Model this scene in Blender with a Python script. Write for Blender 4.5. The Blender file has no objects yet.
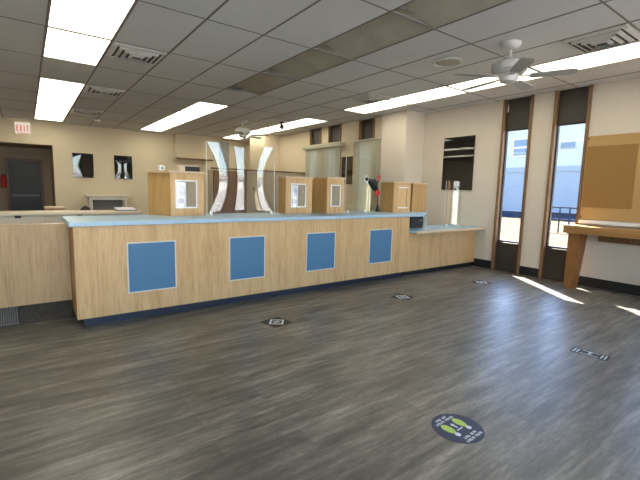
import bpy, bmesh, math, random
from mathutils import Vector, Matrix
random.seed(7)
SC = bpy.context.scene
COL = SC.collection
PI = math.pi
H = 3.08            # ceiling height
WX = 7.0            # window wall
FX = 6.55           # far part of the window wall
BY = 13.6           # back wall
RY = -2.2           # wall behind the camera
LX = -3.6           # left wall
YS = 5.80           # where the pier starts

# ------------------------------------------------------------------ materials
def nt(name):
    m = bpy.data.materials.new(name); m.use_nodes = True
    t = m.node_tree; t.nodes.clear()
    out = t.nodes.new('ShaderNodeOutputMaterial')
    return m, t, out
def L(t, a, b): t.links.new(a, b)
def ramp(t, fac, stops):
    r = t.nodes.new('ShaderNodeValToRGB')
    e = r.color_ramp.elements
    while len(e) < len(stops): e.new(.5)
    for i, (p, c) in enumerate(stops):
        e[i].position = p; e[i].color = (*c, 1)
    L(t, fac, r.inputs['Fac']); return r.outputs['Color']
def coords(t, scale=(1, 1, 1), rot=(0, 0, 0)):
    tc = t.nodes.new('ShaderNodeTexCoord'); mp = t.nodes.new('ShaderNodeMapping')
    mp.inputs['Scale'].default_value = scale; mp.inputs['Rotation'].default_value = rot
    L(t, tc.outputs['Object'], mp.inputs['Vector']); return mp.outputs['Vector']
def noise(t, vec, scale, detail=4, rough=.55, dist=0.):
    n = t.nodes.new('ShaderNodeTexNoise')
    n.inputs['Scale'].default_value = scale; n.inputs['Detail'].default_value = detail
    n.inputs['Roughness'].default_value = rough; n.inputs['Distortion'].default_value = dist
    L(t, vec, n.inputs['Vector']); return n.outputs['Fac']
def mixc(t, fac, a, b, mode='MIX'):
    x = t.nodes.new('ShaderNodeMix'); x.data_type = 'RGBA'; x.blend_type = mode
    if isinstance(fac, (int, float)): x.inputs['Factor'].default_value = fac
    else: L(t, fac, x.inputs['Factor'])
    for s, v in (('A', a), ('B', b)):
        k = [i for i in x.inputs if i.name == s and i.type == 'RGBA'][0]
        if isinstance(v, tuple): k.default_value = (*v, 1)
        else: L(t, v, k)
    return [o for o in x.outputs if o.type == 'RGBA'][0]
def bsdf(t, out, rough=.5, spec=.5, metal=0.):
    b = t.nodes.new('ShaderNodeBsdfPrincipled')
    b.inputs['Roughness'].default_value = rough
    b.inputs['Specular IOR Level'].default_value = spec
    b.inputs['Metallic'].default_value = metal
    L(t, b.outputs['BSDF'], out.inputs['Surface']); return b
def bump(t, b, h, strength=.1, dist=.01):
    n = t.nodes.new('ShaderNodeBump'); n.inputs['Strength'].default_value = strength
    n.inputs['Distance'].default_value = dist
    L(t, h, n.inputs['Height']); L(t, n.outputs['Normal'], b.inputs['Normal'])
def plain(name, c, rough=.5, spec=.4, metal=0., var=.06, scale=9):
    m, t, out = nt(name); b = bsdf(t, out, rough, spec, metal)
    n = noise(t, coords(t), scale)
    lo = tuple(v*(1-var) for v in c); hi = tuple(min(1, v*(1+var)) for v in c)
    L(t, ramp(t, n, [(.3, lo), (.7, hi)]), b.inputs['Base Color'])
    return m
def wood(name, c1, c2, axis='z', rough=.4, fine=1., spec=.35):
    m, t, out = nt(name); b = bsdf(t, out, rough, spec)
    s = {'z': (1, 1, .07), 'x': (.07, 1, 1), 'y': (1, .07, 1)}[axis]
    v = coords(t, s)
    a = noise(t, v, 9*fine, 5, .6, .6); d = noise(t, v, 70*fine, 3, .6)
    base = ramp(t, a, [(.33, c1), (.55, c2), (.72, tuple(.5*(p+q) for p, q in zip(c1, c2)))])
    dk = ramp(t, d, [(.38, tuple(p*.80 for p in c1)), (.52, (1, 1, 1))])
    L(t, mixc(t, .22, base, dk, 'MULTIPLY'), b.inputs['Base Color'])
    bump(t, b, d, .05, .002)
    return m
def emit(name, c, s, var=.1):
    m, t, out = nt(name)
    e = t.nodes.new('ShaderNodeEmission'); e.inputs['Strength'].default_value = s
    n = noise(t, coords(t, (1, .35, 1)), 5)
    L(t, ramp(t, n, [(.3, tuple(v*(1-var) for v in c)), (.7, c)]), e.inputs['Color'])
    L(t, e.outputs['Emission'], out.inputs['Surface']); return m
def clear(name, ior=1.5, tint=(1, 1, 1), rough=0.0):
    m, t, out = nt(name)
    tr = t.nodes.new('ShaderNodeBsdfTransparent'); tr.inputs['Color'].default_value = (*tint, 1)
    gl = t.nodes.new('ShaderNodeBsdfGlossy'); gl.inputs['Roughness'].default_value = rough
    fr = t.nodes.new('ShaderNodeFresnel'); ge = t.nodes.new('ShaderNodeNewGeometry')
    mr = t.nodes.new('ShaderNodeMapRange'); mr.inputs['To Min'].default_value = ior; mr.inputs['To Max'].default_value = 1/ior
    L(t, ge.outputs['Backfacing'], mr.inputs['Value']); L(t, mr.outputs['Result'], fr.inputs['IOR'])
    mx = t.nodes.new('ShaderNodeMixShader')
    L(t, fr.outputs['Fac'], mx.inputs['Fac']); L(t, tr.outputs['BSDF'], mx.inputs[1]); L(t, gl.outputs['BSDF'], mx.inputs[2])
    L(t, mx.outputs['Shader'], out.inputs['Surface']); return m
def floor_mat():
    m, t, out = nt('vinyl_plank'); b = bsdf(t, out, .36, .75)
    v = coords(t)
    br = t.nodes.new('ShaderNodeTexBrick'); L(t, v, br.inputs['Vector'])
    br.inputs['Scale'].default_value = 1; br.inputs['Brick Width'].default_value = 1.22
    br.inputs['Row Height'].default_value = .152; br.inputs['Mortar Size'].default_value = .0012
    br.inputs['Color1'].default_value = (.15, .15, .15, 1); br.inputs['Color2'].default_value = (.85, .85, .85, 1)
    br.inputs['Mortar'].default_value = (.0, .0, .0, 1); br.offset = .37
    st = noise(t, coords(t, (.11, 1.15, 1)), 15, 7, .70, .15)
    pt = noise(t, coords(t, (.24, 1.2, 1)), 6.5, 7, .74, .3)
    bl = noise(t, coords(t, (.7, 1.1, 1)), 1.7, 4, .6)
    fg = noise(t, coords(t, (.3, 1, 1)), 60, 3, .65)
    c1 = ramp(t, st, [(.30, (.066, .063, .053)), (.48, (.120, .115, .099)), (.66, (.212, .204, .175))])
    c2 = ramp(t, pt, [(.34, (.52, .51, .49)), (.50, (.93, .92, .89)), (.66, (1.45, 1.42, 1.36))])
    c3 = ramp(t, bl, [(.35, (.80, .78, .76)), (.65, (1.15, 1.15, 1.16))])
    c = mixc(t, .95, c1, c2, 'MULTIPLY')
    c = mixc(t, .8, c, c3, 'MULTIPLY')
    c = mixc(t, .35, c, ramp(t, fg, [(.35, (.40, .40, .40)), (.65, (1.4, 1.4, 1.4))]), 'MULTIPLY')
    c = mixc(t, .34, c, br.outputs['Color'], 'OVERLAY')
    L(t, c, b.inputs['Base Color'])
    L(t, ramp(t, st, [(.3, (.43,)*3), (.7, (.33,)*3)]), b.inputs['Roughness'])
    bump(t, b, st, .06, .002)
    return m
def ceil_mat():
    m, t, out = nt('acoustic_tile'); b = bsdf(t, out, .9, .1)
    v = coords(t)
    n = noise(t, v, 160, 2, .7); p = noise(t, v, .7, 3)
    c = mixc(t, .35, ramp(t, p, [(.3, (.66, .665, .66)), (.7, (.72, .725, .715))]),
             ramp(t, n, [(.35, (.75, .75, .75)), (.6, (1, 1, 1))]), 'MULTIPLY')
    L(t, c, b.inputs['Base Color']); return m
def wall_mat(name, c):
    m, t, out = nt(name); b = bsdf(t, out, .75, .2)
    n = noise(t, coords(t), 1.3, 3); f = noise(t, coords(t), 120, 2)
    L(t, ramp(t, n, [(.3, tuple(v*.965 for v in c)), (.7, c)]), b.inputs['Base Color'])
    bump(t, b, f, .06, .002); return m
def siding(name, c, pitch=.3):
    m, t, out = nt(name); b = bsdf(t, out, .5, .3)
    w = t.nodes.new('ShaderNodeTexWave'); w.wave_type = 'BANDS'; w.bands_direction = 'Y'
    w.inputs['Scale'].default_value = 1/pitch*.5
    L(t, coords(t), w.inputs['Vector'])
    L(t, ramp(t, w.outputs['Fac'], [(.05, tuple(v*.9 for v in c)), (.3, c)]), b.inputs['Base Color'])
    return m

def blind_mat():
    m, t, out = nt('vinyl_blind'); b = bsdf(t, out, .5, .3)
    n = noise(t, coords(t), 14)
    L(t, ramp(t, n, [(.3, (.57, .55, .43)), (.7, (.63, .61, .49))]), b.inputs['Base Color'])
    tr = t.nodes.new('ShaderNodeBsdfTranslucent'); tr.inputs['Color'].default_value = (.7, .7, .6, 1)
    mx = t.nodes.new('ShaderNodeMixShader'); mx.inputs['Fac'].default_value = .5
    L(t, b.outputs['BSDF'], mx.inputs[1]); L(t, tr.outputs['BSDF'], mx.inputs[2]); L(t, mx.outputs['Shader'], out.inputs['Surface'])
    return m

M = dict(
    floor=floor_mat(), ceil=ceil_mat(),
    tee=plain('ceiling_tee', (.22, .21, .195), .6, .3),
    wall=wall_mat('beige_wall_paint', (.63, .565, .48)),
    wallback=wall_mat('cream_wall_paint', (.64, .555, .40)),
    hall=wall_mat('tan_hall_paint', (.34, .27, .19)),
    oak=wood('pale_oak', (.53, .32, .135), (.63, .41, .195)),
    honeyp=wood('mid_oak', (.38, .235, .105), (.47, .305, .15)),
    oakh=wood('pale_oak_edge', (.52, .37, .215), (.63, .47, .30), 'x'),
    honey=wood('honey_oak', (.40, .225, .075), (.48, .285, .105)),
    honeyx=wood('honey_oak_long', (.40, .235, .095), (.50, .305, .135), 'y'),
    brown=wood('dark_brown_wood', (.13, .062, .026), (.19, .095, .042)),
    jamb=wood('bronze_stained_wood', (.17, .095, .043), (.23, .135, .063)),
    door=plain('dark_door_paint', (.030, .032, .036), .45),
    blue=plain('blue_laminate', (.075, .18, .295), .55, .3, var=.05, scale=40),
    bluetop=plain('pale_blue_laminate', (.36, .51, .62), .38, .45, var=.05, scale=30),
    trim=plain('silver_trim', (.62, .58, .50), .35, .5),
    navy=plain('navy_kick', (.017, .021, .038), .4, .5),
    black=plain('black_rubber', (.012, .012, .012), .5, .4),
    gloss=plain('black_gloss', (.010, .009, .008), .015, .9, var=.1, scale=2),
    spandrel=plain('bronze_panel', (.040, .034, .027), .45, .4),
    rframe=plain('dark_bronze_metal', (.03, .026, .022), .4, .5),
    cream=plain('cream_laminate', (.60, .50, .36), .45, .35),
    white=plain('white_plastic', (.78, .77, .74), .4, .4),
    offwhite=plain('offwhite_laminate', (.66, .62, .54), .45, .35),
    sill=plain('white_sill_paint', (.72, .72, .70), .4, .4),
    fan=plain('fan_grey_white', (.62, .62, .60), .35, .5),
    fanb=plain('fan_blade_grey', (.34, .35, .35), .45, .4),
    concrete=plain('pale_concrete', (.42, .41, .39), .9, .1, var=.1, scale=1),
    metal=plain('vent_metal', (.60, .585, .55), .45, .4),
    vdark=plain('vent_dark', (.14, .14, .135), .7, .2),
    grey=plain('grey_plastic', (.20, .20, .20), .5, .35),
    greyp=plain('grey_panel', (.26, .26, .26), .6, .3),
    lens=emit('fluorescent_diffuser', (1.0, .915, .725), 2.4, .16),
    lensoff=plain('yellowed_diffuser', (.44, .41, .33), .5, .3, var=.14, scale=3),
    tan=plain('tan_fabric_board', (.42, .27, .115), .85, .1, var=.04, scale=60),
    brownb=plain('brown_fabric_board', (.29, .165, .058), .85, .1, var=.04, scale=60),
    part=plain('tan_partition', (.37, .30, .205), .7, .2),
    doorw=wood('reddish_door_wood', (.17, .075, .03), (.225, .11, .05)),
    red=plain('red_paint', (.52, .02, .02), .35, .5),
    redl=emit('exit_red', (.8, .05, .03), .33, .05),
    exitw=emit('exit_white', (1, .90, .72), .30, .05),
    blind=blind_mat(),
    glass=clear('window_glass', 1.45),
    plexi=clear('plexiglass', 1.62, (.975, .985, .97), .0),
    plexie=plain('plexiglass_edge', (.72, .74, .70), .3, .5),
    stickn=plain('navy_vinyl', (.018, .030, .070), .45, .4, var=.15),
    stickk=plain('black_vinyl', (.020, .026, .030), .5, .4, var=.15),
    stickw=plain('white_vinyl', (.62, .66, .70), .5, .3),
    stickg=plain('lime_vinyl', (.42, .58, .12), .5, .3),
    paper=plain('paper', (.74, .72, .74), .6, .2),
    lilac=plain('lilac_print', (.48, .45, .52), .6, .2, var=.2, scale=30),
    tablew=wood('reddish_table_oak', (.20, .085, .024), (.26, .118, .036)),
    tablex=wood('reddish_table_oak_long', (.30, .15, .05), (.39, .21, .075), 'y'),
    leaf=plain('dark_leaf', (.012, .018, .014), .4, .4),
    pink=plain('pink_petal', (.45, .12, .12), .6, .2),
    petal=plain('white_petal', (.7, .72, .72), .6, .2),
    grille=plain('brown_grille', (.17, .15, .125), .6, .2),
    kick=plain('brown_kick', (.065, .052, .04), .8, .1, var=.2, scale=30),
    carpet=plain('carpet', (.10, .09, .08), .95, .05, var=.3, scale=60),
    ground=plain('dry_grass', (.066, .052, .036), .95, .05, var=.4, scale=3),
    sidw=siding('pale_siding', (.37, .385, .385)),
    sidb=plain('blue_grey_cladding', (.215, .24, .27), .5, .3, var=.03),
    winb=plain('dark_blue_pane', (.09, .13, .19), .2, .5),
    fence=plain('blue_black_steel', (.025, .036, .06), .9, .05),
    stucco=plain('white_stucco', (.60, .60, .58), .8, .2, var=.05, scale=2),
    brickr=plain('grey_stone', (.30, .28, .27), .8, .2, var=.2, scale=3),
)

# ------------------------------------------------------------------ mesh helpers
def new(): return bmesh.new()
def bx(bm, x0, x1, y0, y1, z0, z1):
    v = [bm.verts.new((x, y, z)) for z in (z0, z1) for y in (y0, y1) for x in (x0, x1)]
    for f in ((0, 2, 3, 1), (4, 5, 7, 6), (0, 1, 5, 4), (2, 6, 7, 3), (0, 4, 6, 2), (1, 3, 7, 5)):
        bm.faces.new([v[i] for i in f])
    return bm
def prism(bm, poly, z0, z1):            # poly counter-clockwise in plan
    a = [bm.verts.new((x, y, z0)) for x, y in poly]; b = [bm.verts.new((x, y, z1)) for x, y in poly]
    n = len(poly)
    bm.faces.new(a[::-1]); bm.faces.new(b)
    for i in range(n): bm.faces.new((a[i], a[(i+1) % n], b[(i+1) % n], b[i]))
    return bm
def prismx(bm, poly, x0, x1):           # poly in (y, z)
    a = [bm.verts.new((x0, y, z)) for y, z in poly]; b = [bm.verts.new((x1, y, z)) for y, z in poly]
    n = len(poly); bm.faces.new(a[::-1]); bm.faces.new(b)
    for i in range(n): bm.faces.new((a[i], a[(i+1) % n], b[(i+1) % n], b[i]))
    bmesh.ops.recalc_face_normals(bm, faces=bm.faces[:]); return bm
def prismy(bm, poly, y0, y1):           # poly in (x, z)
    a = [bm.verts.new((x, y0, z)) for x, z in poly]; b = [bm.verts.new((x, y1, z)) for x, z in poly]
    n = len(poly); bm.faces.new(a[::-1]); bm.faces.new(b)
    for i in range(n): bm.faces.new((a[i], a[(i+1) % n], b[(i+1) % n], b[i]))
    bmesh.ops.recalc_face_normals(bm, faces=bm.faces[:]); return bm
def lathe(bm, prof, c=(0, 0, 0), n=28):  # prof: (r, z)
    rings = []
    for r, z in prof:
        if r < 1e-5: rings.append([bm.verts.new((c[0], c[1], c[2]+z))])
        else: rings.append([bm.verts.new((c[0]+r*math.cos(2*PI*k/n), c[1]+r*math.sin(2*PI*k/n), c[2]+z)) for k in range(n)])
    for A, B in zip(rings, rings[1:]):
        for k in range(n):
            k2 = (k+1) % n
            if len(A) == 1 and len(B) == 1: continue
            if len(A) == 1: bm.faces.new((A[0], B[k2], B[k]))
            elif len(B) == 1: bm.faces.new((A[k], A[k2], B[0]))
            else: bm.faces.new((A[k], A[k2], B[k2], B[k]))
    bmesh.ops.recalc_face_normals(bm, faces=bm.faces[:]); return bm
def tube(bm, pts, r, n=8):
    pts = [Vector(p) for p in pts]; rs = r if isinstance(r, (list, tuple)) else [r]*len(pts)
    rings = []
    for i, p in enumerate(pts):
        d = (pts[min(i+1, len(pts)-1)]-pts[max(i-1, 0)]).normalized()
        u = d.cross(Vector((0, 0, 1)) if abs(d.z) < .9 else Vector((1, 0, 0))).normalized(); w = d.cross(u)
        rings.append([bm.verts.new(p+rs[i]*(math.cos(2*PI*k/n)*u+math.sin(2*PI*k/n)*w)) for k in range(n)])
    for A, B in zip(rings, rings[1:]):
        for k in range(n): bm.faces.new((A[k], A[(k+1) % n], B[(k+1) % n], B[k]))
    bm.faces.new(rings[0][::-1]); bm.faces.new(rings[-1])
    bmesh.ops.recalc_face_normals(bm, faces=bm.faces[:]); return bm
def ball(bm, c, r, s=(1, 1, 1), rot=None):
    g = bmesh.ops.create_icosphere(bm, subdivisions=2, radius=r)
    m = Matrix.Translation(c) @ (rot or Matrix.Identity(4)) @ Matrix.Diagonal((*s, 1))
    bmesh.ops.transform(bm, matrix=m, verts=g['verts'])
    return bm
def root_loc(o):
    v = Vector((0, 0, 0))
    while o is not None: v += o.location; o = o.parent
    return v
def obj(name, bm, m, parent=None, local=False, bev=0., smooth=False):
    """links the bmesh as ONE mesh object; coordinates are world unless local"""
    if parent is not None and not local:
        bmesh.ops.translate(bm, vec=-root_loc(parent), verts=bm.verts[:])
    me = bpy.data.meshes.new(name); bm.to_mesh(me); bm.free()
    me.materials.append(M[m])
    o = bpy.data.objects.new(name, me); COL.objects.link(o)
    if parent is not None: o.parent = parent
    if smooth:
        for p in me.polygons: p.use_smooth = True
        me.set_sharp_from_angle(angle=math.radians(40))
    if bev:
        b = o.modifiers.new('bevel', 'BEVEL'); b.width = bev; b.segments = 2; b.limit_method = 'ANGLE'
    return o
def tag(o, label, cat, group=None):
    o['label'] = label; o['category'] = cat
    if group: o['group'] = group
    return o
def thing(name, label, cat, loc=(0, 0, 0), rz=0., group=None):
    o = bpy.data.objects.new(name, None); COL.objects.link(o)
    o.location = loc; o.rotation_euler = (0, 0, rz); o.empty_display_size = .1
    return tag(o, label, cat, group)
def struct(name, bm, m, parent=None, **k):
    o = obj(name, bm, m, parent, **k)
    if parent is None: o['kind'] = 'structure'
    return o
def sroot(name, loc):
    o = bpy.data.objects.new(name, None); COL.objects.link(o); o.location = loc
    o['kind'] = 'structure'; return o
def dup(r, loc, label, rz=None):
    c = r.copy(); COL.objects.link(c); c.location = loc; c['label'] = label
    if rz is not None: c.rotation_euler = (0, 0, rz)
    for ch in list(r.children):
        d = ch.copy(); COL.objects.link(d); d.parent = c
        for g in list(ch.children):
            e = g.copy(); COL.objects.link(e); e.parent = d
    return c

# ------------------------------------------------------------------ room shell
struct('floor', bx(new(), LX-.2, 7.3, RY-.2, BY+2.0, -.12, 0), 'floor')
struct('floor_carpet', bx(new(), LX, FX, 5.25, BY, 0, .006), 'carpet')

# tile grid: columns 0.645 wide, rows 1.29 long
CX = [.27+.645*k for k in range(-6, 11)]
RYS = [.26+1.29*k for k in range(-2, 11)]
def col(k): return .27+.645*k
lit, off = [], []
for r in (-4, 0, 4, 8):
    for yy in (8.0, 9.29, 10.58, 11.87): lit.append((col(r), yy))
for yy in (1.55, 2.84, 4.13, 5.42):
    lit.append((col(0), yy)); lit.append((col(8), yy)); off.append((col(4), yy))
lit += [(col(8), .26), (col(0), .26), (col(-4), 4.13), (col(-4), 1.55)]
slots = {(round(x, 2), round(y, 2)) for x, y in lit+off}
vents = [(.9375+.3, 5.76), (1.2375, 8.33), (1.2375, 10.9), (5.09, 5.52), (5.09, 1.87), (5.09, 8.3)]
bm = new()
def xs_of(c): return c
xcuts = sorted(set([LX]+[x for x in CX if LX < x < 7.2]+[7.2]))
ycuts = sorted(set([RY]+[y for y in RYS if RY < y < BY]+[BY]))
for xa, xb in zip(xcuts, xcuts[1:]):
    for ya, yb in zip(ycuts, ycuts[1:]):
        if (round(xa, 2), round(ya, 2)) in slots: continue
        bx(bm, xa, xb, ya, yb, H, H+.02)
ceil = struct('ceiling', bm, 'ceil')
bm = new()
for x in xcuts[1:-1]: bx(bm, x-.010, x+.010, RY, BY, H-.004, H+.015)
for y in ycuts[1:-1]: bx(bm, LX, 7.0, y-.008, y+.008, H-.003, H+.015)
obj('ceiling_grid', bm, 'tee', ceil)
struct('ceiling_deck', bx(new(), LX-.2, 7.4, RY-.2, BY+2, H+.30, H+.36), 'white')

# window slots: (y0, y1) of the whole slot with its jambs
near = [(3.50, 4.03), (2.63, 3.16), (1.06, 1.59), (.19, .72), (-.68, -.15), (-1.55, -1.02)]
far = [(8.93, 9.45), (8.08, 8.60), (6.86, 7.38)]
def wall_runs(a, b, slots):
    out = []; y = a
    for s0, s1 in sorted(slots):
        out.append((y, s0)); y = s1
    out.append((y, b)); return out
bm = new()
for a, b in wall_runs(RY, YS+.1, near): bx(bm, WX, WX+.12, a, b, 0, H)
wr = struct('wall_right', bm, 'wall')
bm = new()
for a, b in wall_runs(YS+.68, BY, far): bx(bm, FX, FX+.2, a, b, 0, H)
struct('wall_right_far', bm, 'wallback')
struct('trim_pier', bx(new(), 6.42, 7.2, YS, YS+.70, 0, H), 'wall')
struct('trim_corner_pier', bx(new(), 6.03, FX, 11.2, 12.2, 0, H), 'wallback')
bm = new()
for a, b in wall_runs(RY+.02, YS, near): bx(bm, WX-.012, WX, a, b, .005, .155)
struct('baseboard_right', bm, 'black')
# back wall with the doorway and its recess
bm = new()
DX0, DX1, DZ = -.75, .665, 2.46
bx(bm, LX, DX0, BY, BY+.2, 0, H); bx(bm, DX1, FX+.2, BY, BY+.2, 0, H); bx(bm, DX0, DX1, BY, BY+.2, DZ, H)
struct('wall_back', bm, 'wallback')
bm = new()
bx(bm, DX0-.1, DX0, BY+.2, 15.2, 0, DZ+.1); bx(bm, DX1, DX1+.1, BY+.2, 15.2, 0, DZ+.1)
bx(bm, DX0, DX1, BY+.2, 15.2, DZ, DZ+.1); bx(bm, DX0-.1, DX1+.1, 15.2, 15.3, 0, DZ+.1)
struct('wall_recess', bm, 'hall')
d = struct('door_1', bx(new(), -.40, .40, 15.14, 15.20, .01, 2.07), 'door', bev=.004)
bm = new()
for a in (-.46, .40): bx(bm, a, a+.06, 15.10, 15.20, 0, 2.13)
bx(bm, -.46, .46, 15.10, 15.20, 2.07, 2.13)
obj('door_frame', bm, 'brown', d)
bm = new()
for z0, z1 in ((.2, .75), (.9, 1.45), (1.55, 1.95)):
    bx(bm, -.30, .30, 15.13, 15.145, z0, z1)
obj('door_panel', bm, 'door', d, bev=.01)
obj('door_bar', bx(new(), -.33, .33, 15.07, 15.12, 1.0, 1.05), 'grey', d)
struct('wall_left', bx(new(), LX-.2, LX, RY, BY, 0, H), 'wall')
# wall behind the camera, with the windows that mirror in the sneeze guards; storefront added for daylight
rear = [(2.45, 2.98), (3.35, 3.88), (4.45, 4.98), (5.35, 5.88), (6.44, 6.97)]
bm = new()
for a, b in wall_runs(LX-.2, 7.2, rear+[(-3.4, 2.04)]): bx(bm, a, b, RY-.2, RY, 0, H)
bx(bm, -3.4, 2.04, RY-.2, RY, 0, .1); bx(bm, -3.4, 2.04, RY-.2, RY, 2.9, H)
for a, b in rear: bx(bm, a, b, RY-.2, RY, 0, .1)
struct('wall_rear', bm, 'wall')
w = sroot('window_30', (-1, RY-.1, .1))  # unseen storefront glazing, added to let more daylight into the room
bm = new()
for k in range(5): bx(bm, -3.4+1.36*k-.03, -3.4+1.36*k+.03, RY-.15, RY-.05, .1, 2.9)
bx(bm, -3.4, 2.04, RY-.15, RY-.05, .1, .16); bx(bm, -3.4, 2.04, RY-.15, RY-.05, 2.84, 2.9); bx(bm, -3.4, 2.04, RY-.15, RY-.05, 2.1, 2.15)
obj('window_frame', bm, 'rframe', w)
for k in range(4): obj('window_pane', bx(new(), -3.37+1.36*k, -2.07+1.36*k, RY-.1, RY-.094, .16, 2.84), 'glass', w)
for i, (a, b) in enumerate(rear):
    w = sroot('window_%d' % (20+i), (a, RY-.1, .1))
    bm = new()
    for x in (a, b-.04): bx(bm, x, x+.04, RY-.2, RY+.01, .1, H)
    bx(bm, a, b, RY-.2, RY+.01, .1, .14); bx(bm, a, b, RY-.2, RY+.01, H-.03, H)
    obj('window_frame', bm, 'rframe', w)
    obj('window_pane', bx(new(), a+.04, b-.04, RY-.12, RY-.114, .14, H-.03), 'glass', w)
# bulkhead over the cabinets on the back wall
struct('trim_bulkhead', bx(new(), 3.97, 5.16, 13.25, BY, 2.33, H), 'wallback')
struct('trim_bulkhead_edge', bx(new(), 3.95, 5.17, 13.22, 13.25, 2.28, 2.335), 'brown')

def slot_window(n, x, y0, y1, chain=False):
    """floor-to-ceiling slot: jambs, glass, dark panels over and under"""
    w = sroot('window_%d' % n, (x, .5*(y0+y1), 0))
    for a, b in ((y0, y0+.045), (y1-.045, y1)):
        obj('window_jamb', bx(new(), x-.035, x+.09, a, b, 0, H), 'jamb', w, bev=.004)
    a, b = y0+.045, y1-.045
    obj('window_shade', bx(new(), x+.03, x+.055, a, b, 2.55, H), 'spandrel', w, bev=.003)
    obj('window_spandrel', bx(new(), x+.03, x+.10, a, b, 0.0, .53), 'spandrel', w, bev=.004)
    bm = new()
    for p, q in ((a, a+.022), (b-.022, b)): bx(bm, x+.05, x+.10, p, q, .53, H)
    bx(bm, x+.06, x+.10, a+.022, b-.022, .53, .56); bx(bm, x+.056, x+.10, a+.022, b-.022, 2.53, 2.56)
    obj('window_frame', bm, 'rframe', w)
    obj('window_pane', bx(new(), x+.075, x+.081, a+.022, b-.022, .56, H-.02), 'glass', w)
    if chain:
        bm = new(); tube(bm, [(x+.015, b-.03, 3.0), (x+.015, b-.03, 2.86)], .004, 6)
        tube(bm, [(x+.015, b-.03, 2.95), (x+.015, b-.03, 2.86)], .010, 8)
        obj('shade_pull', bm, 'white', w)
slot_window(1, WX, *near[0], chain=True)
slot_window(2, WX, *near[1])
for i, s in enumerate(near[2:]): slot_window(10+i, WX, *s)
for i, s in enumerate(far): slot_window(3+i, FX, *s)

# ------------------------------------------------------------------ ceiling lights
def ceiling_light(x, y, label, group):
    t = thing('ceiling_light', label, 'ceiling light', (x+.3225, y+.645, H), 0, group)
    a, b = .3225, .645
    bm = new()
    for s in (-1, 1):
        bx(bm, min(s*a, s*(a-.018)), max(s*a, s*(a-.018)), -b, b, -.006, .10)
        bx(bm, -a+.018, a-.018, min(s*b, s*(b-.02)), max(s*b, s*(b-.02)), -.006, .10)
    bx(bm, -a, a, -b, b, .10, .11)
    obj('light_frame', bm, 'tee', t, local=True)
    bm = new(); bx(bm, -a+.018, a-.018, -b+.012, b-.012, .004, .012)
    obj('diffuser', bm, 'lens', t, local=True)
    return t
def nm(k): return ('nearest', 'second nearest', 'third nearest', 'farthest')[k]
first = None
rows = {-4: 'hidden leftmost row', 0: 'left row by exit sign', 4: 'middle row', 8: 'right row by window wall'}
for x, y in lit:
    r = round((x-.27)/.645)
    if y > 7.5:
        k = round((y-8.0)/1.29)
        lab = 'lit ceiling panel, %s of four at back of %s' % (nm(k), rows[r])
        g = 'lit panels at the back'
    else:
        k = round((5.42-y)/1.29)
        lab = 'lit ceiling panel, %s in front group, %s' % (('farthest', 'second farthest', 'third farthest', 'fourth farthest', 'nearest')[k], rows[r])
        g = 'lit panels at the front'
    if first is None: first = ceiling_light(x, y, lab, g)
    else: dup(first, (x+.3225, y+.645, H), lab)['group'] = g
uf = None
for x, y in off:
    k = round((5.42-y)/1.29)
    lab = 'unlit yellowed tilted ceiling light lens, %s in the dark strip' % ('farthest', 'second farthest', 'second nearest', 'nearest')[k]
    if uf is None:
        a, b = .3225, .645
        uf = thing('unlit_ceiling_light', lab, 'ceiling light', (x+a, y+b, H), 0, 'unlit ceiling lights')
        bm = new()
        bx(bm, -a, -a+.012, -b, b, 0, .2); bx(bm, a-.012, a, -b, b, -.004, .2)
        bx(bm, -a, a, -b, -b+.006, .06, .2); bx(bm, -a, a, b-.006, b, .06, .2); bx(bm, -a, a, -b, b, .2, .21)
        obj('light_housing', bm, 'tee', uf, local=True)
        bm = new()
        prismy(bm, [(-a+.012, .12), (-a+.05, .115), (a-.05, .012), (a-.012, 0), (a-.012, .012), (-a+.012, .13)], -b+.006, b-.006)
        obj('diffuser', bm, 'lensoff', uf, local=True)
    else: dup(uf, (x+.3225, y+.645, H), lab)

# ------------------------------------------------------------------ vents, speaker, detectors, fans
def vent(x, y, label):
    t = thing('ceiling_vent', label, 'vent', (x, y, H-.004), 0, 'square ceiling vents')
    obj('vent_backing', bx(new(), -.27, .27, -.27, .27, -.006, -.002), 'vdark', t, local=True)
    for k, (o, z) in enumerate(((.30, -.008), (.225, -.022), (.155, -.030), (.085, -.036))):
        bm = new(); w = .045 if k == 0 else .034
        for s in (-1, 1):
            prismy(bm, [(s*o, z), (s*(o-w), z-.016), (s*(o-w), z-.012), (s*o, z+.006)], -o, o)
            prismx(bm, [(s*o, z), (s*(o-w), z-.016), (s*(o-w), z-.012), (s*o, z+.006)], -o, o)
        obj('vent_louver', bm, 'metal', t, local=True)
    return t
vlab = ['square louvred ceiling vent beside the near end of the left light row', 'square ceiling vent second along the left light row',
        'square ceiling vent farthest back beside the left light row', 'square ceiling vent above the right end of the teller counter beside the lit right row',
        'square louvred ceiling vent at the upper right near the ceiling fan', 'small far ceiling vent in front of the right back light row']
v0 = vent(*vents[0], vlab[0])
for (x, y), l in zip(vents[1:], vlab[1:]): dup(v0, (x, y, H-.004), l)
sp = thing('ceiling_speaker', 'round flat ceiling speaker grille left of the near ceiling fan', 'speaker', (4.475, 3.40, H))
obj('speaker_ring', lathe(new(), [(.19, 0), (.195, -.012), (.17, -.022), (.155, -.014), (.155, 0)]), 'metal', sp, local=True, smooth=True)
obj('speaker_grille', lathe(new(), [(0, -.010), (.08, -.010), (.157, -.006), (.157, 0)]), 'lensoff', sp, local=True, smooth=True)
sd = thing('smoke_detector', 'small pale smoke detector on the ceiling near the back wall', 'smoke detector', (1.6, 12.1, H))
obj('detector_body', lathe(new(), [(.08, 0), (.08, -.02), (.06, -.05), (0, -.055)]), 'white', sd, local=True, smooth=True)
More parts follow.
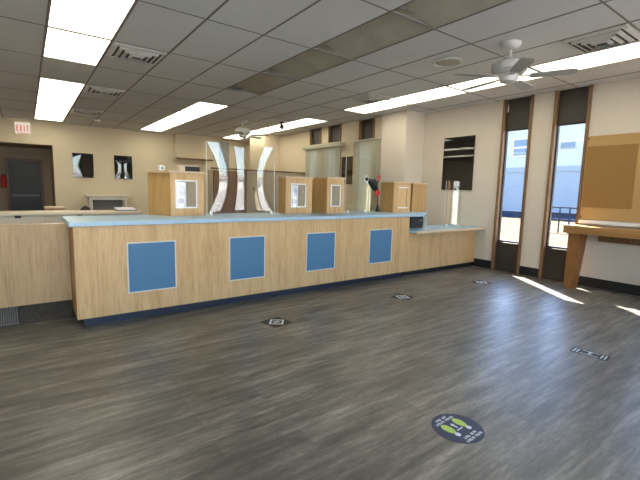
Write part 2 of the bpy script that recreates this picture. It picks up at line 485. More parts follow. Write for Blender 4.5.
obj('detector_light', lathe(new(), [(.01, -.05), (.008, -.062), (0, -.063)]), 'red', sd, local=True)
cm = thing('security_camera', 'small black camera hanging from the ceiling beside the far right lights', 'camera', (5.3, 8.93, H))
obj('camera_mount', lathe(new(), [(.06, 0), (.06, -.012), (.015, -.02), (.015, -.08), (0, -.08)]), 'black', cm, local=True, smooth=True)
obj('camera_dome', ball(new(), (0, 0, -.12), .06), 'gloss', cm, local=True, smooth=True)

def fan(x, y, ph, label):
    t = thing('ceiling_fan', label, 'ceiling fan', (x, y, H), math.radians(ph), 'ceiling fans')
    obj('canopy', lathe(new(), [(.105, 0), (.105, -.02), (.085, -.055), (.035, -.075), (0, -.075)]), 'fan', t, local=True, smooth=True)
    obj('downrod', lathe(new(), [(.014, -.07), (.014, -.19)], n=12), 'fan', t, local=True, smooth=True)
    obj('motor', lathe(new(), [(0, -.165), (.06, -.17), (.12, -.195), (.185, -.23), (.19, -.30), (.15, -.34), (.0, -.345)]), 'fan', t, local=True, smooth=True)
    obj('switch_housing', lathe(new(), [(.10, -.33), (.105, -.375), (.085, -.42), (.03, -.44), (0, -.44)]), 'fan', t, local=True, smooth=True)
    for k in range(5):
        c, s = math.cos(k*2*PI/5), math.sin(k*2*PI/5)
        R = Matrix.Rotation(k*2*PI/5, 4, 'Z')
        tw = Matrix.Rotation(math.radians(-8), 4, 'X')
        bm = new()
        pts = [(.21, -.048), (.24, -.058), (.60, -.072), (.645, -.06), (.66, -.03), (.66, .03), (.645, .06), (.60, .072), (.24, .058), (.21, .048)]
        prism(bm, pts, -.004, .004)
        bmesh.ops.transform(bm, matrix=Matrix.Translation((0, 0, -.372)) @ R @ tw, verts=bm.verts[:])
        bl = obj('blade', bm, 'fanb', t, local=True)
        bm = new(); bx(bm, .12, .25, -.022, .022, -.012, -.003)
        bmesh.ops.transform(bm, matrix=Matrix.Translation((0, 0, -.362)) @ R, verts=bm.verts[:])
        obj('blade_iron', bm, 'metal', bl, local=True)
    return t
f1 = fan(4.457, 2.54, 8, 'grey-white five-blade ceiling fan at the upper right by the windows')
dup(f1, (4.438, 9.36, H), 'distant ceiling fan over the back office between the light rows', math.radians(20))

# ------------------------------------------------------------------ teller counter
c = thing('service_counter', 'long pale oak teller counter with blue squares and pale blue top', 'counter', (2.7, 4.8, 0))
obj('front_panel', bx(new(), .335, 5.02, 4.36, 4.40, .10, 1.005), 'oak', c)
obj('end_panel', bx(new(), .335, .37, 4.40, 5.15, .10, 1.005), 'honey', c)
bm = new(); bx(bm, 4.985, 5.02, 4.40, 5.15, .10, 1.005); bx(bm, .37, 4.985, 5.10, 5.15, .10, 1.005)
obj('counter_carcass', bm, 'oak', c)
obj('toe_kick', bx(new(), .40, 5.0, 4.455, 5.10, 0, .10), 'navy', c)
bm = new(); prism(bm, [(.30, 4.33), (5.30, 4.33), (5.98, 4.79), (5.98, 5.22), (.30, 5.22)], 1.005, 1.05)
obj('countertop', bm, 'bluetop', c, bev=.006)
for x0, x1 in ((.80, 1.262), (1.898, 2.348), (2.995, 3.462), (4.145, 4.603)):
    p = obj('blue_panel', bx(new(), x0, x1, 4.350, 4.36, .315, .815), 'blue', c)
    bm = new(); w = .013
    bx(bm, x0-w, x0, 4.347, 4.36, .315-w, .815+w); bx(bm, x1, x1+w, 4.347, 4.36, .315-w, .815+w)
    bx(bm, x0, x1, 4.347, 4.36, .315-w, .315); bx(bm, x0, x1, 4.347, 4.36, .815, .815+w)
    obj('panel_frame', bm, 'trim', p)
for xq in (2.66, 4.80): obj('panel_seam', bx(new(), xq, xq+.003, 4.3585, 4.36, .10, 1.005), 'honey', c)

lc = thing('low_counter', 'lower oak counter section between teller counter and window wall', 'counter', (6.0, 4.6, 0))
obj('front_panel', bx(new(), 5.03, 6.99, 4.40, 4.44, .085, .735), 'oak', lc)
obj('toe_kick', bx(new(), 5.03, 6.98, 4.47, 4.95, 0, .085), 'black', lc)
bm = new(); prism(bm, [(5.03, 4.22), (6.985, 4.22), (6.985, 5.0), (5.03, 5.0)], .738, .775)
obj('countertop', bm, 'bluetop', lc, bev=.004)
obj('top_edge', bx(new(), 5.03, 6.985, 4.205, 4.22, .736, .777), 'oakh', lc, bev=.003)
obj('rear_panel', bx(new(), 5.03, 6.98, 4.95, 4.98, .085, .737), 'oak', lc)

sc = thing('short_counter', 'plain oak counter front at left with toe-kick grille', 'counter', (-.6, 5.0, 0))
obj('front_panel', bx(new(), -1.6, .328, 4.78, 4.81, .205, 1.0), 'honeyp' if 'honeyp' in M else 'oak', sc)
bm = new(); bx(bm, -1.6, .32, 4.81, 4.9, .96, 1.0)
obj('top_rail', bm, 'oakh', sc)
obj('toe_kick', bx(new(), -1.6, .325, 4.85, 5.2, 0, .21), 'kick', sc)
bm = new()
for k in range(34): bx(bm, -.72+.0175*k, -.71+.0175*k, 4.835, 4.85, .02, .19)
bx(bm, -.73, -.12, 4.84, 4.85, .008, .02); bx(bm, -.73, -.12, 4.84, 4.85, .19, .2)
obj('kick_grille', bm, 'grille', sc)

cr = thing('credenza', 'cream low cabinet with drawers behind the short oak counter', 'cabinet', (0, 6.0, 0))
obj('worktop', bx(new(), -1.6, 1.25, 5.68, 6.15, 1.03, 1.06), 'cream', cr, bev=.004)
obj('cabinet_body', bx(new(), -1.58, 1.22, 5.72, 6.12, .006, 1.03), 'cream', cr)
for k, x in enumerate((-1.05, -.445, .16, .765)):
    dr = obj('drawer', bx(new(), x-.595, x-.005, 5.70, 5.72, .87, 1.02), 'cream', cr, bev=.002)
    xp = x-.25
    obj('drawer_pull', bx(new(), xp-.03, xp+.03, 5.685, 5.70, 1.0, 1.045), 'black', dr, bev=.004)

# ------------------------------------------------------------------ teller boxes
def teller_box(label, FL, FR, BR, BL, z1, win, kind):
    z0 = 1.05
    cx, cy = .5*(FL[0]+FR[0]), .5*(FL[1]+BR[1])
    t = thing('teller_screen_box', label, 'screen box', (cx, cy, z0), 0, 'wooden teller screens on the counter')
    th = .022
    def wall(p, q, n, zz0=z0, zz1=z1-.025):
        d = Vector((q[0]-p[0], q[1]-p[1], 0)).normalized(); k = Vector((-d.y, d.x, 0))*th
        return prism(new(), [p, q, (q[0]+k.x, q[1]+k.y), (p[0]+k.x, p[1]+k.y)], zz0, zz1)
    x0, x1 = FL[0], FR[0]; y = FL[1]
    if win:
        a0, a1, b0, b1 = win
        bm = new()
        bx(bm, x0, a0, y, y+th, z0, z1-.025); bx(bm, a1, x1, y, y+th, z0, z1-.025)
        bx(bm, a0, a1, y, y+th, z0, b0); bx(bm, a0, a1, y, y+th, b1, z1-.025)
        f = obj('front_panel', bm, 'oak', t)
        fr = .016; bm = new()
        bx(bm, a0-fr, a1+fr, y-.008, y, b0-fr, b0); bx(bm, a0-fr, a1+fr, y-.008, y, b1, b1+fr)
        if kind != 'bars':
            bx(bm, a0-fr, a0, y-.008, y, b0, b1); bx(bm, a1, a1+fr, y-.008, y, b0, b1)
        obj('window_frame', bm, 'white', f)
        obj('window_backing', bx(new(), a0, a1, y+.010, y+.016, b0, b1), 'oak' if kind == 'bars' else 'part', f)
        if kind == 'notice':
            obj('notice', bx(new(), a0, a0+.5*(a1-a0), y+.006, y+.009, b0, b1-.01), 'paper', f)
            bm = new(); wd = .5*(a1-a0)
            ball(bm, (a0+.55*wd, y+.006, b0+.62*(b1-b0)), .05, (.8, .03, 1.3)); ball(bm, (a0+.45*wd, y+.006, b0+.24*(b1-b0)), .045, (.9, .03, .8))
            obj('notice_picture', bm, 'lilac', f)
        if kind != 'bars': obj('window_pane', bx(new(), a0, a1, y+.001, y+.004, b0, b1), 'glass', f)
    else:
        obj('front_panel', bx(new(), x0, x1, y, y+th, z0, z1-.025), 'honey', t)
    bmL = new()
    def side(P, Q, s):
        d = Vector((Q[0]-P[0], Q[1]-P[1], 0)).normalized(); k = Vector((d.y, -d.x, 0))*th*s
        poly = [P, Q, (Q[0]+k.x, Q[1]+k.y), (P[0]+k.x, P[1]+k.y)]
        if s < 0: poly = poly[::-1]
        bm = prism(new(), poly, z0, z1-.025); bmesh.ops.recalc_face_normals(bm, faces=bm.faces[:]); return bm
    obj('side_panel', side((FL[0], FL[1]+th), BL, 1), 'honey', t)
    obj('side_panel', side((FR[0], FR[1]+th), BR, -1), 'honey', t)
    o = .018
    obj('top_cap', prism(new(), [(FL[0]-o, FL[1]-o), (FR[0]+o, FR[1]-o), (BR[0]+o, BR[1]+.005), (BL[0]-o, BL[1]+.005)], z1-.025, z1), 'oakh', t, bev=.003)
    return t
teller_box('wooden screen box with square white-framed window, leftmost on the counter', (1.375, 4.86), (1.775, 4.86), (1.775, 5.19), (1.20, 5.19), 1.585, (1.445, 1.675, 1.16, 1.465), 'notice')
teller_box('wooden screen box with white-framed window, left one of the middle pair', (2.965, 4.86), (3.415, 4.86), (3.40, 5.17), (2.99, 5.10), 1.585, (3.06, 3.285, 1.16, 1.47), 'notice')
teller_box('narrower wooden screen box with a plain grey window, right of the middle pair', (3.655, 4.80), (3.98, 4.80), (3.98, 5.16), (3.60, 5.16), 1.60, (3.73, 3.89, 1.17, 1.47), 'plain')
teller_box('pale wooden screen box with two white bars near the counter right end', (5.0, 4.72), (5.42, 4.72), (5.42, 4.95), (4.97, 5.0), 1.575, (5.13, 5.33, 1.14, 1.47), 'bars')
teller_box('plain honey-brown wooden screen box at the right end of the counter', (5.58, 4.81), (5.95, 4.81), (5.95, 5.12), (5.58, 5.12), 1.575, None, None)

# small things on the left box
wb = thing('white_desk_box', 'tiny white box on top of the leftmost screen box', 'box', (1.33, 5.05, 1.585))
obj('box_body', bx(new(), 1.30, 1.36, 5.02, 5.08, 1.585, 1.65), 'white', wb, bev=.006)
obj('box_button', bx(new(), 1.318, 1.342, 5.016, 5.02, 1.605, 1.63), 'greyp', wb)
pr = thing('desk_unit', 'cream desktop unit with dark front slot on the leftmost screen box', 'office device', (1.66, 5.08, 1.585))
bm = new(); bx(bm, 1.53, 1.60, 5.02, 5.16, 1.585, 1.665); bx(bm, 1.60, 1.79, 5.13, 5.16, 1.585, 1.665); bx(bm, 1.60, 1.79, 5.02, 5.13, 1.655, 1.665); bx(bm, 1.60, 1.79, 5.02, 5.13, 1.585, 1.593)
obj('unit_case', bm, 'cream', pr)
obj('unit_slot', bx(new(), 1.60, 1.79, 5.03, 5.13, 1.593, 1.655), 'black', pr)

# ------------------------------------------------------------------ sneeze guards
def guard(label, x0, x1, y, z0, z1, amp, edges='lr'):
    t = thing('sneeze_guard', label, 'plexiglass shield', (.5*(x0+x1), y, z0), 0, 'clear plastic sneeze guards')
    n, m = 24, 24
    bm = new(); g = {}
    for i in range(n+1):
        for j in range(m+1):
            u, v = i/n, j/m
            d = -amp*(1-(2*u-1)**2)*math.sin(PI*v)**1.2 if 0 < v < 1 else 0
            for k, o in enumerate((0, .005)):
                g[i, j, k] = bm.verts.new((x0+u*(x1-x0), y+d+o, z0+v*(z1-z0)))
    for i in range(n):
        for j in range(m):
            bm.faces.new((g[i, j, 0], g[i+1, j, 0], g[i+1, j+1, 0], g[i, j+1, 0]))
            bm.faces.new((g[i, j, 1], g[i, j+1, 1], g[i+1, j+1, 1], g[i+1, j, 1]))
    o = obj('shield_sheet', bm, 'plexi', t)
    for p in o.data.polygons: p.use_smooth = True
    for e in edges:
        x = x0 if e == 'l' else x1
        obj('shield_edge', bx(new(), x-.003, x+.003, y, y+.005, z0, z1), 'plexie', t)
    for x in (x0+.05, x1-.05):
        bm = new(); bx(bm, x-.02, x+.02, y-.03, y-.008, z0, z0+.01); bx(bm, x-.02, x+.02, y-.012, y-.006, z0, z0+.045)
        obj('shield_foot', bm, 'plexie', t)
    return t
guard('tall flexed clear plastic sneeze guard between first and second screen boxes', 1.83, 2.80, 4.90, 1.05, 1.965, .009, 'lr')
guard('tall clear plastic sneeze guard right of the middle screen boxes', 4.03, 4.52, 4.84, 1.05, 1.93, .0008, 'l').rotation_euler = (0, 0, math.radians(2.4))
guard('clear plastic sneeze guard standing on the low counter before the black panel', 6.27, 6.67, 4.58, .777, 1.625, .0012, 'l').rotation_euler = (0, 0, math.radians(-11))
sh = thing('sign_holder', 'small curved clear stand at the right end of the blue counter', 'sign holder', (5.53, 4.45, .775))
bm = new(); pts = [(5.50, .775), (5.53, .80), (5.545, .87), (5.54, .95), (5.525, 1.0), (5.515, 1.0), (5.53, .95), (5.533, .87), (5.52, .805), (5.495, .782)]
prismy(bm, pts, 4.44, 4.50); obj('holder_sheet', bm, 'plexie', sh)
obj('holder_base', bx(new(), 5.48, 5.56, 4.42, 4.52, .775, .783), 'plexie', sh)
bp = thing('black_printer', 'black office device under the overhang at the teller counter right end', 'printer', (5.6, 4.75, .775))
obj('printer_case', bx(new(), 5.40, 5.80, 4.66, 4.94, .7755, .97), 'black', bp, bev=.012)
obj('printer_display', bx(new(), 5.62, 5.72, 4.655, 4.66, .90, .92), 'grey', bp)
obj('printer_slot', bx(new(), 5.45, 5.75, 4.656, 4.66, .82, .835), 'gloss', bp)

# flower spray
fl = thing('flower_spray', 'dark artificial flower spray with white tip and red bloom beside the right screen box', 'flower', (4.93, 5.02, 1.05))
obj('bud_vase', lathe(new(), [(0, 0), (.035, 0), (.04, .03), (.022, .07), (.018, .11), (.022, .115), (0, .112)]), 'leaf', fl, local=True, smooth=True)
obj('stem', tube(new(), [(4.93, 5.02, 1.12), (4.92, 5.02, 1.25), (4.88, 5.01, 1.40), (4.87, 5.0, 1.52), (4.89, 5.0, 1.60)], .010), 'brown', fl, smooth=True)
bm = new()
tube(bm, [(4.90, 5.0, 1.38), (4.82, 5.0, 1.47), (4.72, 4.99, 1.56), (4.64, 4.99, 1.61)], [.014, .06, .055, .016], 8)
tube(bm, [(4.88, 5.0, 1.54), (4.80, 5.0, 1.58), (4.74, 5.0, 1.57)], [.01, .036, .008], 8)
obj('leaf', bm, 'leaf', fl, smooth=True)
bm = new()
for k in range(5): ball(bm, (4.60+.035*math.cos(k*1.257), 4.98, 1.60+.045*math.sin(k*1.257)), .03, (1, .5, 1))
bl = obj('white_blossom', bm, 'petal', fl, smooth=True)
obj('blossom_center', ball(new(), (4.60, 4.965, 1.60), .032), 'black', bl, smooth=True)
bm = new()
for k in range(5): ball(bm, (4.865+.03*math.cos(k*1.257), 4.97, 1.38+.035*math.sin(k*1.257)), .028, (1, .6, 1))
obj('red_blossom', bm, 'red', fl, smooth=True)
bm = new()
for k in range(5): ball(bm, (4.90+.03*math.cos(k*1.257), 4.99, 1.63+.03*math.sin(k*1.257)), .026, (1, .6, 1))
obj('pink_blossom', bm, 'pink', fl, smooth=True)

# ------------------------------------------------------------------ things behind the counter
pt = thing('office_partition', 'tan half-height partition with brown cap and door behind the counter', 'partition', (5.15, 9.7, 0))
obj('partition_panel', bx(new(), 4.68, 5.30, 9.67, 9.72, .006, 1.86), 'part', pt)
obj('partition_panel', bx(new(), 5.30, 6.54, 9.67, 9.72, .006, 1.87), 'part', pt)
obj('partition_panel', bx(new(), 3.66, 3.76, 9.67, 9.72, .006, 1.83), 'part', pt)
dd = obj('partition_door', bx(new(), 3.78, 4.62, 9.66, 9.70, .01, 1.83), 'doorw', pt)
obj('door_knob', ball(new(), (3.86, 9.63, 1.0), .03), 'trim', dd, smooth=True)
bm = new(); bx(bm, 3.74, 6.54, 9.65, 9.74, 1.86, 1.895)
obj('partition_cap', bm, 'brown', pt)
bm = new(); bx(bm, 4.62, 4.68, 9.655, 9.735, .006, 1.86)
obj('partition_post', bm, 'brown', pt)
obj('partition_lock', bx(new(), 4.88, 4.91, 9.66, 9.67, 1.36, 1.44), 'black', pt)
ds = tag(obj('grey_wall_strip', bx(new(), 5.55, 5.90, BY-.03, BY, 1.0, 3.0), 'greyp'), 'tall dark grey strip on the back wall beside the cream corner pier', 'board')  # tall dark grey strip, slightly proud of the back wall

# blinds
def blinds(label, y0, y1, z0, z1, valance):
    t = thing('vertical_blind', label, 'blinds', (FX-.10, .5*(y0+y1), z0), 0, 'vertical blinds over the far windows')
    if valance:
        obj('valance', bx(new(), FX-.17, FX-.002, y0-.10, y1+.12, z1, z1+.10), 'blind', t, bev=.004)
    else:
        obj('head_rail', bx(new(), FX-.12, FX-.05, y0, y1, z1, z1+.045), 'blind', t, bev=.003)
    n = int((y1-y0)/.078)
    for k in range(n):
        yc = y0+.04+(y1-y0-.08)*k/(n-1)
        bm = new(); bx(bm, -.001, .001, -.044, .044, 0, z1-z0)
        bmesh.ops.rotate(bm, cent=(0, 0, 0), matrix=Matrix.Rotation(math.radians(50+random.uniform(-9, 9)), 3, 'Z'), verts=bm.verts[:])
        bmesh.ops.translate(bm, vec=(FX-.085, yc, z0), verts=bm.verts[:])
        obj('slat', bm, 'blind', t)
    return t
blinds('vertical blinds under a boxed valance, at the far end of the window wall', 8.02, 9.52, .90, 2.52, True)
blinds('vertical blinds right beside the cream pier, behind the flower spray', 6.50, 7.47, .88, 2.56, False)

# glossy black panels
def black_panel(label, bm, **k):
    o = tag(obj('glossy_black_panel', bm, 'gloss', bev=.003), label, 'wall panel', 'glossy black wall panels')  # reflective black wall panel rather than a mirror
    return o
black_panel('large glossy black panel on the window wall above the low counter', bx(new(), WX-.022, WX-.002, 4.553, 5.256, 1.468, 2.515))
black_panel('small glossy black panel between the two vertical blinds', bx(new(), FX-.02, FX, 7.50, 8.0, 1.57, 2.25))
def wavy(x0, x1, z0, z1, a):
    bm = new(); n = 20; g = {}
    for i in range(n+1):
        for j in range(n+1):
            u, v = i/n, j/n
            g[i, j] = bm.verts.new((x0+u*(x1-x0), BY-.026+a*math.sin(PI*u)*math.sin(PI*(v*.9+.05)), z0+v*(z1-z0)))
    for i in range(n):
        for j in range(n): bm.faces.new((g[i, j], g[i+1, j], g[i+1, j+1], g[i, j+1]))
    bx(bm, x0, x1, BY-.012, BY, z0, z1)
    return bm
for x0, x1, a, l in ((1.123, 1.645, .0016, 'glossy black square panel on the back wall, nearer the exit doorway'), (2.205, 2.70, -.003, 'glossy black square panel on the back wall, right one of the two')):
    o = black_panel(l, wavy(x0, x1, 1.60, 2.295, a))
    o.modifiers.clear()
    for p in o.data.polygons: p.use_smooth = p.area < .01

# exit sign
ex = thing('exit_sign', 'white exit sign with red letters over the dark doorway', 'exit sign', (.02, BY-.03, 2.70))
obj('sign_box', bx(new(), -.15, .185, BY-.07, BY, 2.70, 3.0), 'exitw', ex, bev=.008)
def letters(s):
    bm = new(); x = -.12; w, h, z, t = .055, .15, 2.775, .017
    for ch in s:
        y0, y1 = BY-.076, BY-.07
        if ch == 'E':
            bx(bm, x, x+t, y0, y1, z, z+h)
            for q in (0, .5, 1): bx(bm, x+t, x+w, y0, y1, z+q*(h-t), z+q*(h-t)+t)
        elif ch == 'X':
            prismy(bm, [(x, z), (x+t, z), (x+w, z+h), (x+w-t, z+h)], y0, y1)
            prismy(bm, [(x+w-t, z), (x+w, z), (x+t, z+h), (x, z+h)], y0-.001, y1)
        elif ch == 'I': bx(bm, x+w/2-t/2, x+w/2+t/2, y0, y1, z, z+h)
        elif ch == 'T':
            bx(bm, x, x+w, y0, y1, z+h-t, z+h); bx(bm, x+w/2-t/2, x+w/2+t/2, y0, y1, z, z+h-t)
        x += w+.018
    return bm
obj('sign_letters', letters('EXIT'), 'redl', ex)
obj('sign_stripe', bx(new(), -.09, .18, BY-.074, BY-.07, 2.705, 2.722), 'redl', ex)

fe = thing('fire_extinguisher', 'red fire extinguisher at the left of the dark door', 'fire extinguisher', (-.52, 15.08, 1.25))
obj('cylinder_body', lathe(new(), [(0, 0), (.06, .005), (.065, .03), (.065, .30), (.045, .36), (.02, .38), (0, .38)]), 'red', fe, local=True, smooth=True)
obj('valve', bx(new(), -.02, .02, -.02, .02, .38, .43), 'grey', fe, local=True, bev=.004)
obj('hose', tube(new(), [(0, -.02, .40), (.05, -.04, .38), (.075, -.04, .25), (.072, -.03, .12)], .009), 'black', fe, local=True, smooth=True)
obj('wall_mount', bx(new(), -.03, .03, .05, .118, .05, .35), 'grey', fe, local=True)

tb = thing('white_stand_table', 'off-white high table with grey back panel under the black panels', 'table', (1.95, 13.3, .006))
obj('tabletop', bx(new(), 1.38, 2.52, 13.05, 13.55, 1.06, 1.10), 'offwhite', tb, bev=.005)
obj('apron', bx(new(), 1.44, 2.46, 13.08, 13.52, .97, 1.06), 'offwhite', tb)
for x in (1.46, 2.36):
    for y in (13.10, 13.45): obj('leg', bx(new(), x, x+.07, y, y+.05, .006, .97), 'offwhite', tb)
obj('back_panel', bx(new(), 1.53, 2.36, 13.46, 13.48, .2, .97), 'greyp', tb)

ch = thing('office_chair', 'dark brown office chair with rounded back behind the cream cabinet', 'chair', (.82, 8.1, .006))
bm = new(); ball(bm, (0, -.02, .80), .12, (1.0, .35, 1.9)); obj('backrest', bm, 'spandrel', ch, local=True, smooth=True)
bm = new(); ball(bm, (0, .22, .46), .22, (1, 1, .25)); obj('seat', bm, 'spandrel', ch, local=True, smooth=True)
obj('back_bar', tube(new(), [(0, .2, .43), (0, .02, .46), (0, .02, .70)], .015), 'black', ch, local=True, smooth=True)
obj('gas_column', lathe(new(), [(.025, .08), (.025, .43)], (0, .22, 0), 14), 'black', ch, local=True, smooth=True)
for k in range(5):
    a = k*2*PI/5
    l = obj('leg', tube(new(), [(0, .22, .10), (.28*math.cos(a), .22+.28*math.sin(a), .06)], [.022, .014]), 'black', ch, local=True)
    obj('caster', ball(new(), (.28*math.cos(a), .22+.28*math.sin(a), .027), .027), 'black', l, local=True, smooth=True)
wc = thing('wooden_cabinet', 'small honey wood cabinet top beside the dark doorway behind the counter', 'cabinet', (.38, 8.2, .006))
obj('cabinet_body', bx(new(), .25, .51, 8.0, 8.4, .006, .985), 'honey', wc)
obj('cabinet_top', bx(new(), .235, .525, 7.985, 8.41, .985, 1.01), 'oakh', wc, bev=.004)
dr = obj('cabinet_door', bx(new(), .26, .50, 7.985, 8.0, .05, .96), 'honey', wc, bev=.002)
obj('door_knob', ball(new(), (.47, 7.975, .6), .014), 'trim', dr, smooth=True)
kb = thing('paper_tray', 'grey tray of papers on the cream cabinet behind the counter', 'paper tray', (1.07, 5.95, 1.06))
obj('tray', bx(new(), .95, 1.20, 5.80, 6.08, 1.06, 1.075), 'grey', kb, bev=.003)
bm = new(); prismx(bm, [(5.81, 1.075), (6.07, 1.075), (6.07, 1.10), (5.81, 1.082)], .96, 1.19); obj('papers', bm, 'paper', kb)

# ------------------------------------------------------------------ window wall: board, sill, table
pb = thing('pin_board', 'large tan fabric notice board on the window wall above the wooden table', 'notice board', (WX-.02, 2.24, 1.05))
obj('board_back', bx(new(), WX-.03, WX-.002, 1.82, 2.625, 1.05, 2.31), 'tan', pb, bev=.004)
obj('board_center', bx(new(), WX-.036, WX-.03, 1.975, 2.61, 1.235, 2.155), 'brownb', pb)
for z in (1.09, 2.27): obj('board_pin', ball(new(), (WX-.035, 2.605, z), .014), 'brown', pb, smooth=True)
struct('trim_sill', bx(new(), WX-.06, WX, .8, 2.625, .985, 1.04), 'sill', bev=.004)
tt = thing('wooden_wall_table', 'honey oak wall table under the notice board at right', 'table', (6.8, 1.7, 0))
obj('tabletop', bx(new(), 6.60, 6.985, .72, 2.69, .925, .96), 'tablex', tt, bev=.004)
obj('front_fascia', bx(new(), 6.60, 6.63, .72, 2.69, .845, .925), 'tablex', tt, bev=.003)
for a, b in ((2.465, 2.625), (.78, .94)):
    obj('leg', prismy(new(), [(6.632, 0), (6.72, 0), (6.95, .925), (6.632, .925)], a, b), 'tablew', tt, bev=.003)
obj('apron', bx(new(), 6.84, 6.865, .94, 2.30, .74, .925), 'brown', tt, bev=.003)

# ------------------------------------------------------------------ floor stickers
def flat(bm, pts, z0=.0015, z1=.0022):
    return prism(bm, pts, z0, z1)
def rect(bm, x0, x1, y0, y1, z0=.0016, z1=.0022): return bx(bm, x0, x1, y0, y1, z0, z1)
s = thing('floor_sticker', 'round navy floor sticker with two lime footprints, nearest in view', 'floor sticker', (2.018, 1.298, 0), math.radians(3))
obj('sticker_disc', lathe(new(), [(.152, 0), (.152, .0015), (0, .0015)], n=48), 'stickn', s, local=True)
for x in (-.058, .058):
    bm = new()
    sole = [(.024*math.cos(a)*(1.0+.1*math.sin(a)), .022+.044*math.sin(a)) for a in [2*PI*k/24 for k in range(24)]]
    sole = [(1.15*p, .012+1.12*(q-.012)) for p, q in sole]
    flat(bm, [(x+p, q) for p, q in sole])
    ft = obj('footprint', bm, 'stickg', s, local=True)
    bm = new(); flat(bm, [(x+.017*math.cos(a), -.040+.018*math.sin(a)) for a in [2*PI*k/18 for k in range(18)]])
    obj('footprint_heel', bm, 'stickw', ft, local=True)
bm = new()
def dashes(bm, x0, x1, y0, y1, n):
    st = (x1-x0)/n
    for k in range(n):
        if k == n//2 and n > 7: continue
        xa = x0+k*st
        if k % 3 == 0: rect(bm, xa, xa+st*.3, y0, y1); rect(bm, xa+st*.3, xa+st*.75, y0, y0+.35*(y1-y0))
        elif k % 3 == 1: rect(bm, xa, xa+st*.75, y1-.35*(y1-y0), y1); rect(bm, xa+st*.25, xa+st*.5, y0, y1-.35*(y1-y0))
        else: rect(bm, xa, xa+st*.28, y0, y1); rect(bm, xa+st*.48, xa+st*.76, y0, y1); rect(bm, xa+st*.28, xa+st*.48, y0+.4*(y1-y0), y0+.65*(y1-y0))
dashes(bm, -.055, .05, .105, .122, 8); dashes(bm, -.085, .085, .079, .096, 13)
obj('sticker_lettering', bm, 'stickw', s, local=True); bm = new()
dashes(bm, -.062, .058, -.094, -.077, 9); dashes(bm, -.078, .078, -.121, -.104, 12)
obj('sticker_lettering', bm, 'stickw', s, local=True)
bm = new()
flat(bm, [(-.006, .0), (.006, .0), (.006, .03), (.016, .03), (0, .05), (-.016, .03), (-.006, .03)]); rect(bm, -.028, .028, -.02, -.012)
obj('sticker_arrow', bm, 'stickw', s, local=True)

def rect_sticker(loc, rz, label):
    t = thing('floor_sticker', label, 'floor sticker', loc, rz, 'small dark rectangular floor stickers')
    obj('sticker_base', bx(new(), -.075, .075, -.145, .145, 0, .0015), 'stickk', t, local=True)
    bm = new()
    for y in (-.125, -.098, .086, .113): rect(bm, -.055, .055, y, y+.012)
    for x in (-.052, .040): rect(bm, x, x+.013, -.07, .07)
    obj('sticker_bars', bm, 'stickw', t, local=True)
    bm = new(); rect(bm, -.025, .02, -.012, .012); flat(bm, [(.02, -.022), (.04, 0), (.02, .022)])
    obj('sticker_arrow', bm, 'stickw', t, local=True)
    return t
r0 = rect_sticker((4.005, 1.31, 0), math.radians(6), 'dark rectangular floor sticker with white bars, at the right nearest the table')
def arrow_sticker(loc, rz, label):
    t = thing('floor_sticker', label, 'floor sticker', loc, rz, 'dark floor stickers with white outlines')
    obj('sticker_base', bx(new(), -.125, .125, -.125, .125, 0, .0015), 'stickk', t, local=True)
    bm = new()
    for k in range(4):
        a = k*PI/2
        p = [Vector((.105*math.cos(a), .105*math.sin(a))), Vector((.105*math.cos(a+PI/2), .105*math.sin(a+PI/2)))]
        q = [v*.72 for v in p]
        flat(bm, [tuple(p[0]), tuple(p[1]), tuple(q[1]), tuple(q[0])])
    obj('sticker_outline', bm, 'stickw', t, local=True)
    bm = new()
    for x in (-.03, .008): rect(bm, x, x+.02, -.03, .03)
    obj('sticker_feet', bm, 'stickw', t, local=True)
    return t
a0 = arrow_sticker((2.07, 3.55, 0), math.radians(10), 'dark floor sticker with white outline before the second blue square')
dup(a0, (4.01, 3.54, 0), 'dark floor sticker with white outline before the fourth blue square', math.radians(25))
dup(a0, (5.79, 3.48, 0), 'dark floor sticker with white outline before the low counter', math.radians(5))

# ------------------------------------------------------------------ outdoors
struct('ground', bx(new(), -60, 90, -2.4, 90, -.45, -.15), 'ground')
struct('ground_paving', bx(new(), -60, 90, -70, -2.4, -.45, -.15), 'concrete')
bd = thing('warehouse', 'pale clad warehouse across the lot seen through the windows', 'building', (30, 14, -.15))
obj('lower_wall', bx(new(), 30, 44, -20, 60, -.15, 3.15), 'sidb', bd)
obj('upper_wall', bx(new(), 30.02, 44, -20, 60, 3.15, 6.6), 'sidw', bd)
obj('wall_band', bx(new(), 29.93, 30.02, -20, 60, 3.10, 3.45), 'sidb', bd)
obj('roof_eave', bx(new(), 29.8, 44.2, -20, 60, 6.6, 6.8), 'stucco', bd)
for y0, y1, z0, z1 in ((15.0, 16.3, 4.25, 5.55),):
    w = obj('warehouse_window', bx(new(), 29.95, 30.02, y0, y1, z0, z1), 'stucco', bd)
    bm = new()
    for q in (z0+.08, z0+.72): bx(bm, 29.93, 29.95, y0+.08, y1-.08, q, q+.52)
    obj('window_pane', bm, 'winb', w)
v = obj('wall_vent', bx(new(), 29.94, 30.02, 12.0, 12.9, 4.65, 5.1), 'sidb', bd)
bm = new()
for k in range(6): bx(bm, 29.92, 29.94, 12.06+.14*k, 12.14+.14*k, 4.70, 5.05)
obj('vent_slot', bm, 'winb', v)
fc = thing('railing', 'dark blue steel railing beyond the right slot window', 'railing', (18, 8, -.15))
bm = new()
for z in (.42, .68, .92): tube(bm, [(18, 6.0, z), (18, 8.3, z)], .03, 8)
obj('rail', bm, 'fence', fc)
for k in range(7): obj('post', tube(new(), [(18, 6.0+.383*k, -.15), (18, 6.0+.383*k, .95)], .03, 8), 'fence', fc)
br = thing('low_wall', 'blue-grey low wall at the foot of the warehouse', 'wall', (28, 20, -.15))
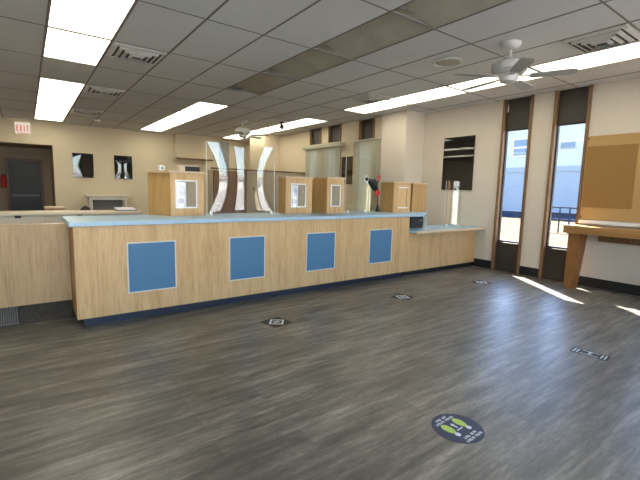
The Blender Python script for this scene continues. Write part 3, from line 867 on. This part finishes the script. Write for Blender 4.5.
obj('wall_body', bx(new(), 27.6, 28, 8, 40, -.15, .25), 'fence', br); obj('wall_coping', bx(new(), 27.55, 28.05, 8, 40, .25, .32), 'sidb', br)
rb = thing('white_house', 'long white house behind the room that mirrors in the plastic guards', 'building', (4, -46, -.15))
obj('house_wall', bx(new(), -60, 70, -54, -46, -.15, 2.7), 'stucco', rb)
for k in range(16):
    x = -28+4.2*k; w = obj('house_window', bx(new(), x, x+1.3, -46, -45.95, .8, 1.9), 'winb', rb)
obj('house_roof', prismx(new(), [(-45.5, 2.7), (-54.5, 2.7), (-50, 3.7)], -60.5, 70.5), 'brickr', rb)

# ------------------------------------------------------------------ light
sun = bpy.data.lights.new('sun', 'SUN'); sun.energy = 26; sun.angle = math.radians(.55); sun.color = (1, .95, .86)
so = bpy.data.objects.new('sun', sun); COL.objects.link(so)
el = math.radians(50)
dirv = Vector((-.60*math.cos(el), -.80*math.cos(el), -math.sin(el)))
so.rotation_euler = dirv.to_track_quat('-Z', 'Y').to_euler(); so.location = (14, 16, 14)
w = bpy.data.worlds.new('sky'); SC.world = w; w.use_nodes = True
t = w.node_tree; t.nodes.clear()
out = t.nodes.new('ShaderNodeOutputWorld'); bg = t.nodes.new('ShaderNodeBackground'); sk = t.nodes.new('ShaderNodeTexSky')
sk.sky_type = 'NISHITA'; sk.sun_disc = False; sk.sun_elevation = el; sk.sun_rotation = math.atan2(.6, .8)
sk.air_density = 1.0; sk.dust_density = .6; sk.ozone_density = 1.2
bg.inputs['Strength'].default_value = .55
L(t, mixc(t, 1.0, sk.outputs['Color'], (.90, .97, 1.06), 'MULTIPLY'), bg.inputs['Color']); L(t, bg.outputs['Background'], out.inputs['Surface'])

# ------------------------------------------------------------------ camera
cam = bpy.data.cameras.new('camera'); co = bpy.data.objects.new('camera', cam); COL.objects.link(co)
yaw, pitch, roll = 0.6350623313857187, 0.12454522155415558, -0.024053654268828297
f = Vector((math.sin(yaw)*math.cos(pitch), math.cos(yaw)*math.cos(pitch), -math.sin(pitch)))
r = Vector((math.cos(yaw), -math.sin(yaw), 0)); dn = f.cross(r)
cr_, sr_ = math.cos(roll), math.sin(roll)
R0 = cr_*r+sr_*dn; D0 = -sr_*r+cr_*dn
m = Matrix((R0, -D0, -f)).transposed().to_4x4(); m.translation = (0, 0, 1.4)
co.matrix_world = m
cam.sensor_width = 36; cam.lens = 398.348534*36/640; cam.clip_start = .05; cam.clip_end = 300
SC.camera = co

SC.view_settings.view_transform = 'Standard'; SC.view_settings.look = 'None'
SC.view_settings.gamma = 1; SC.view_settings.use_curve_mapping = False
SC.view_settings.exposure = 1.38
SC.cycles.use_denoising = True
SC.cycles.max_bounces = 10; SC.cycles.diffuse_bounces = 6; SC.cycles.glossy_bounces = 4
SC.cycles.transparent_max_bounces = 16
SC.cycles.sample_clamp_indirect = 6
SC.cycles.caustics_reflective = False; SC.cycles.caustics_refractive = False
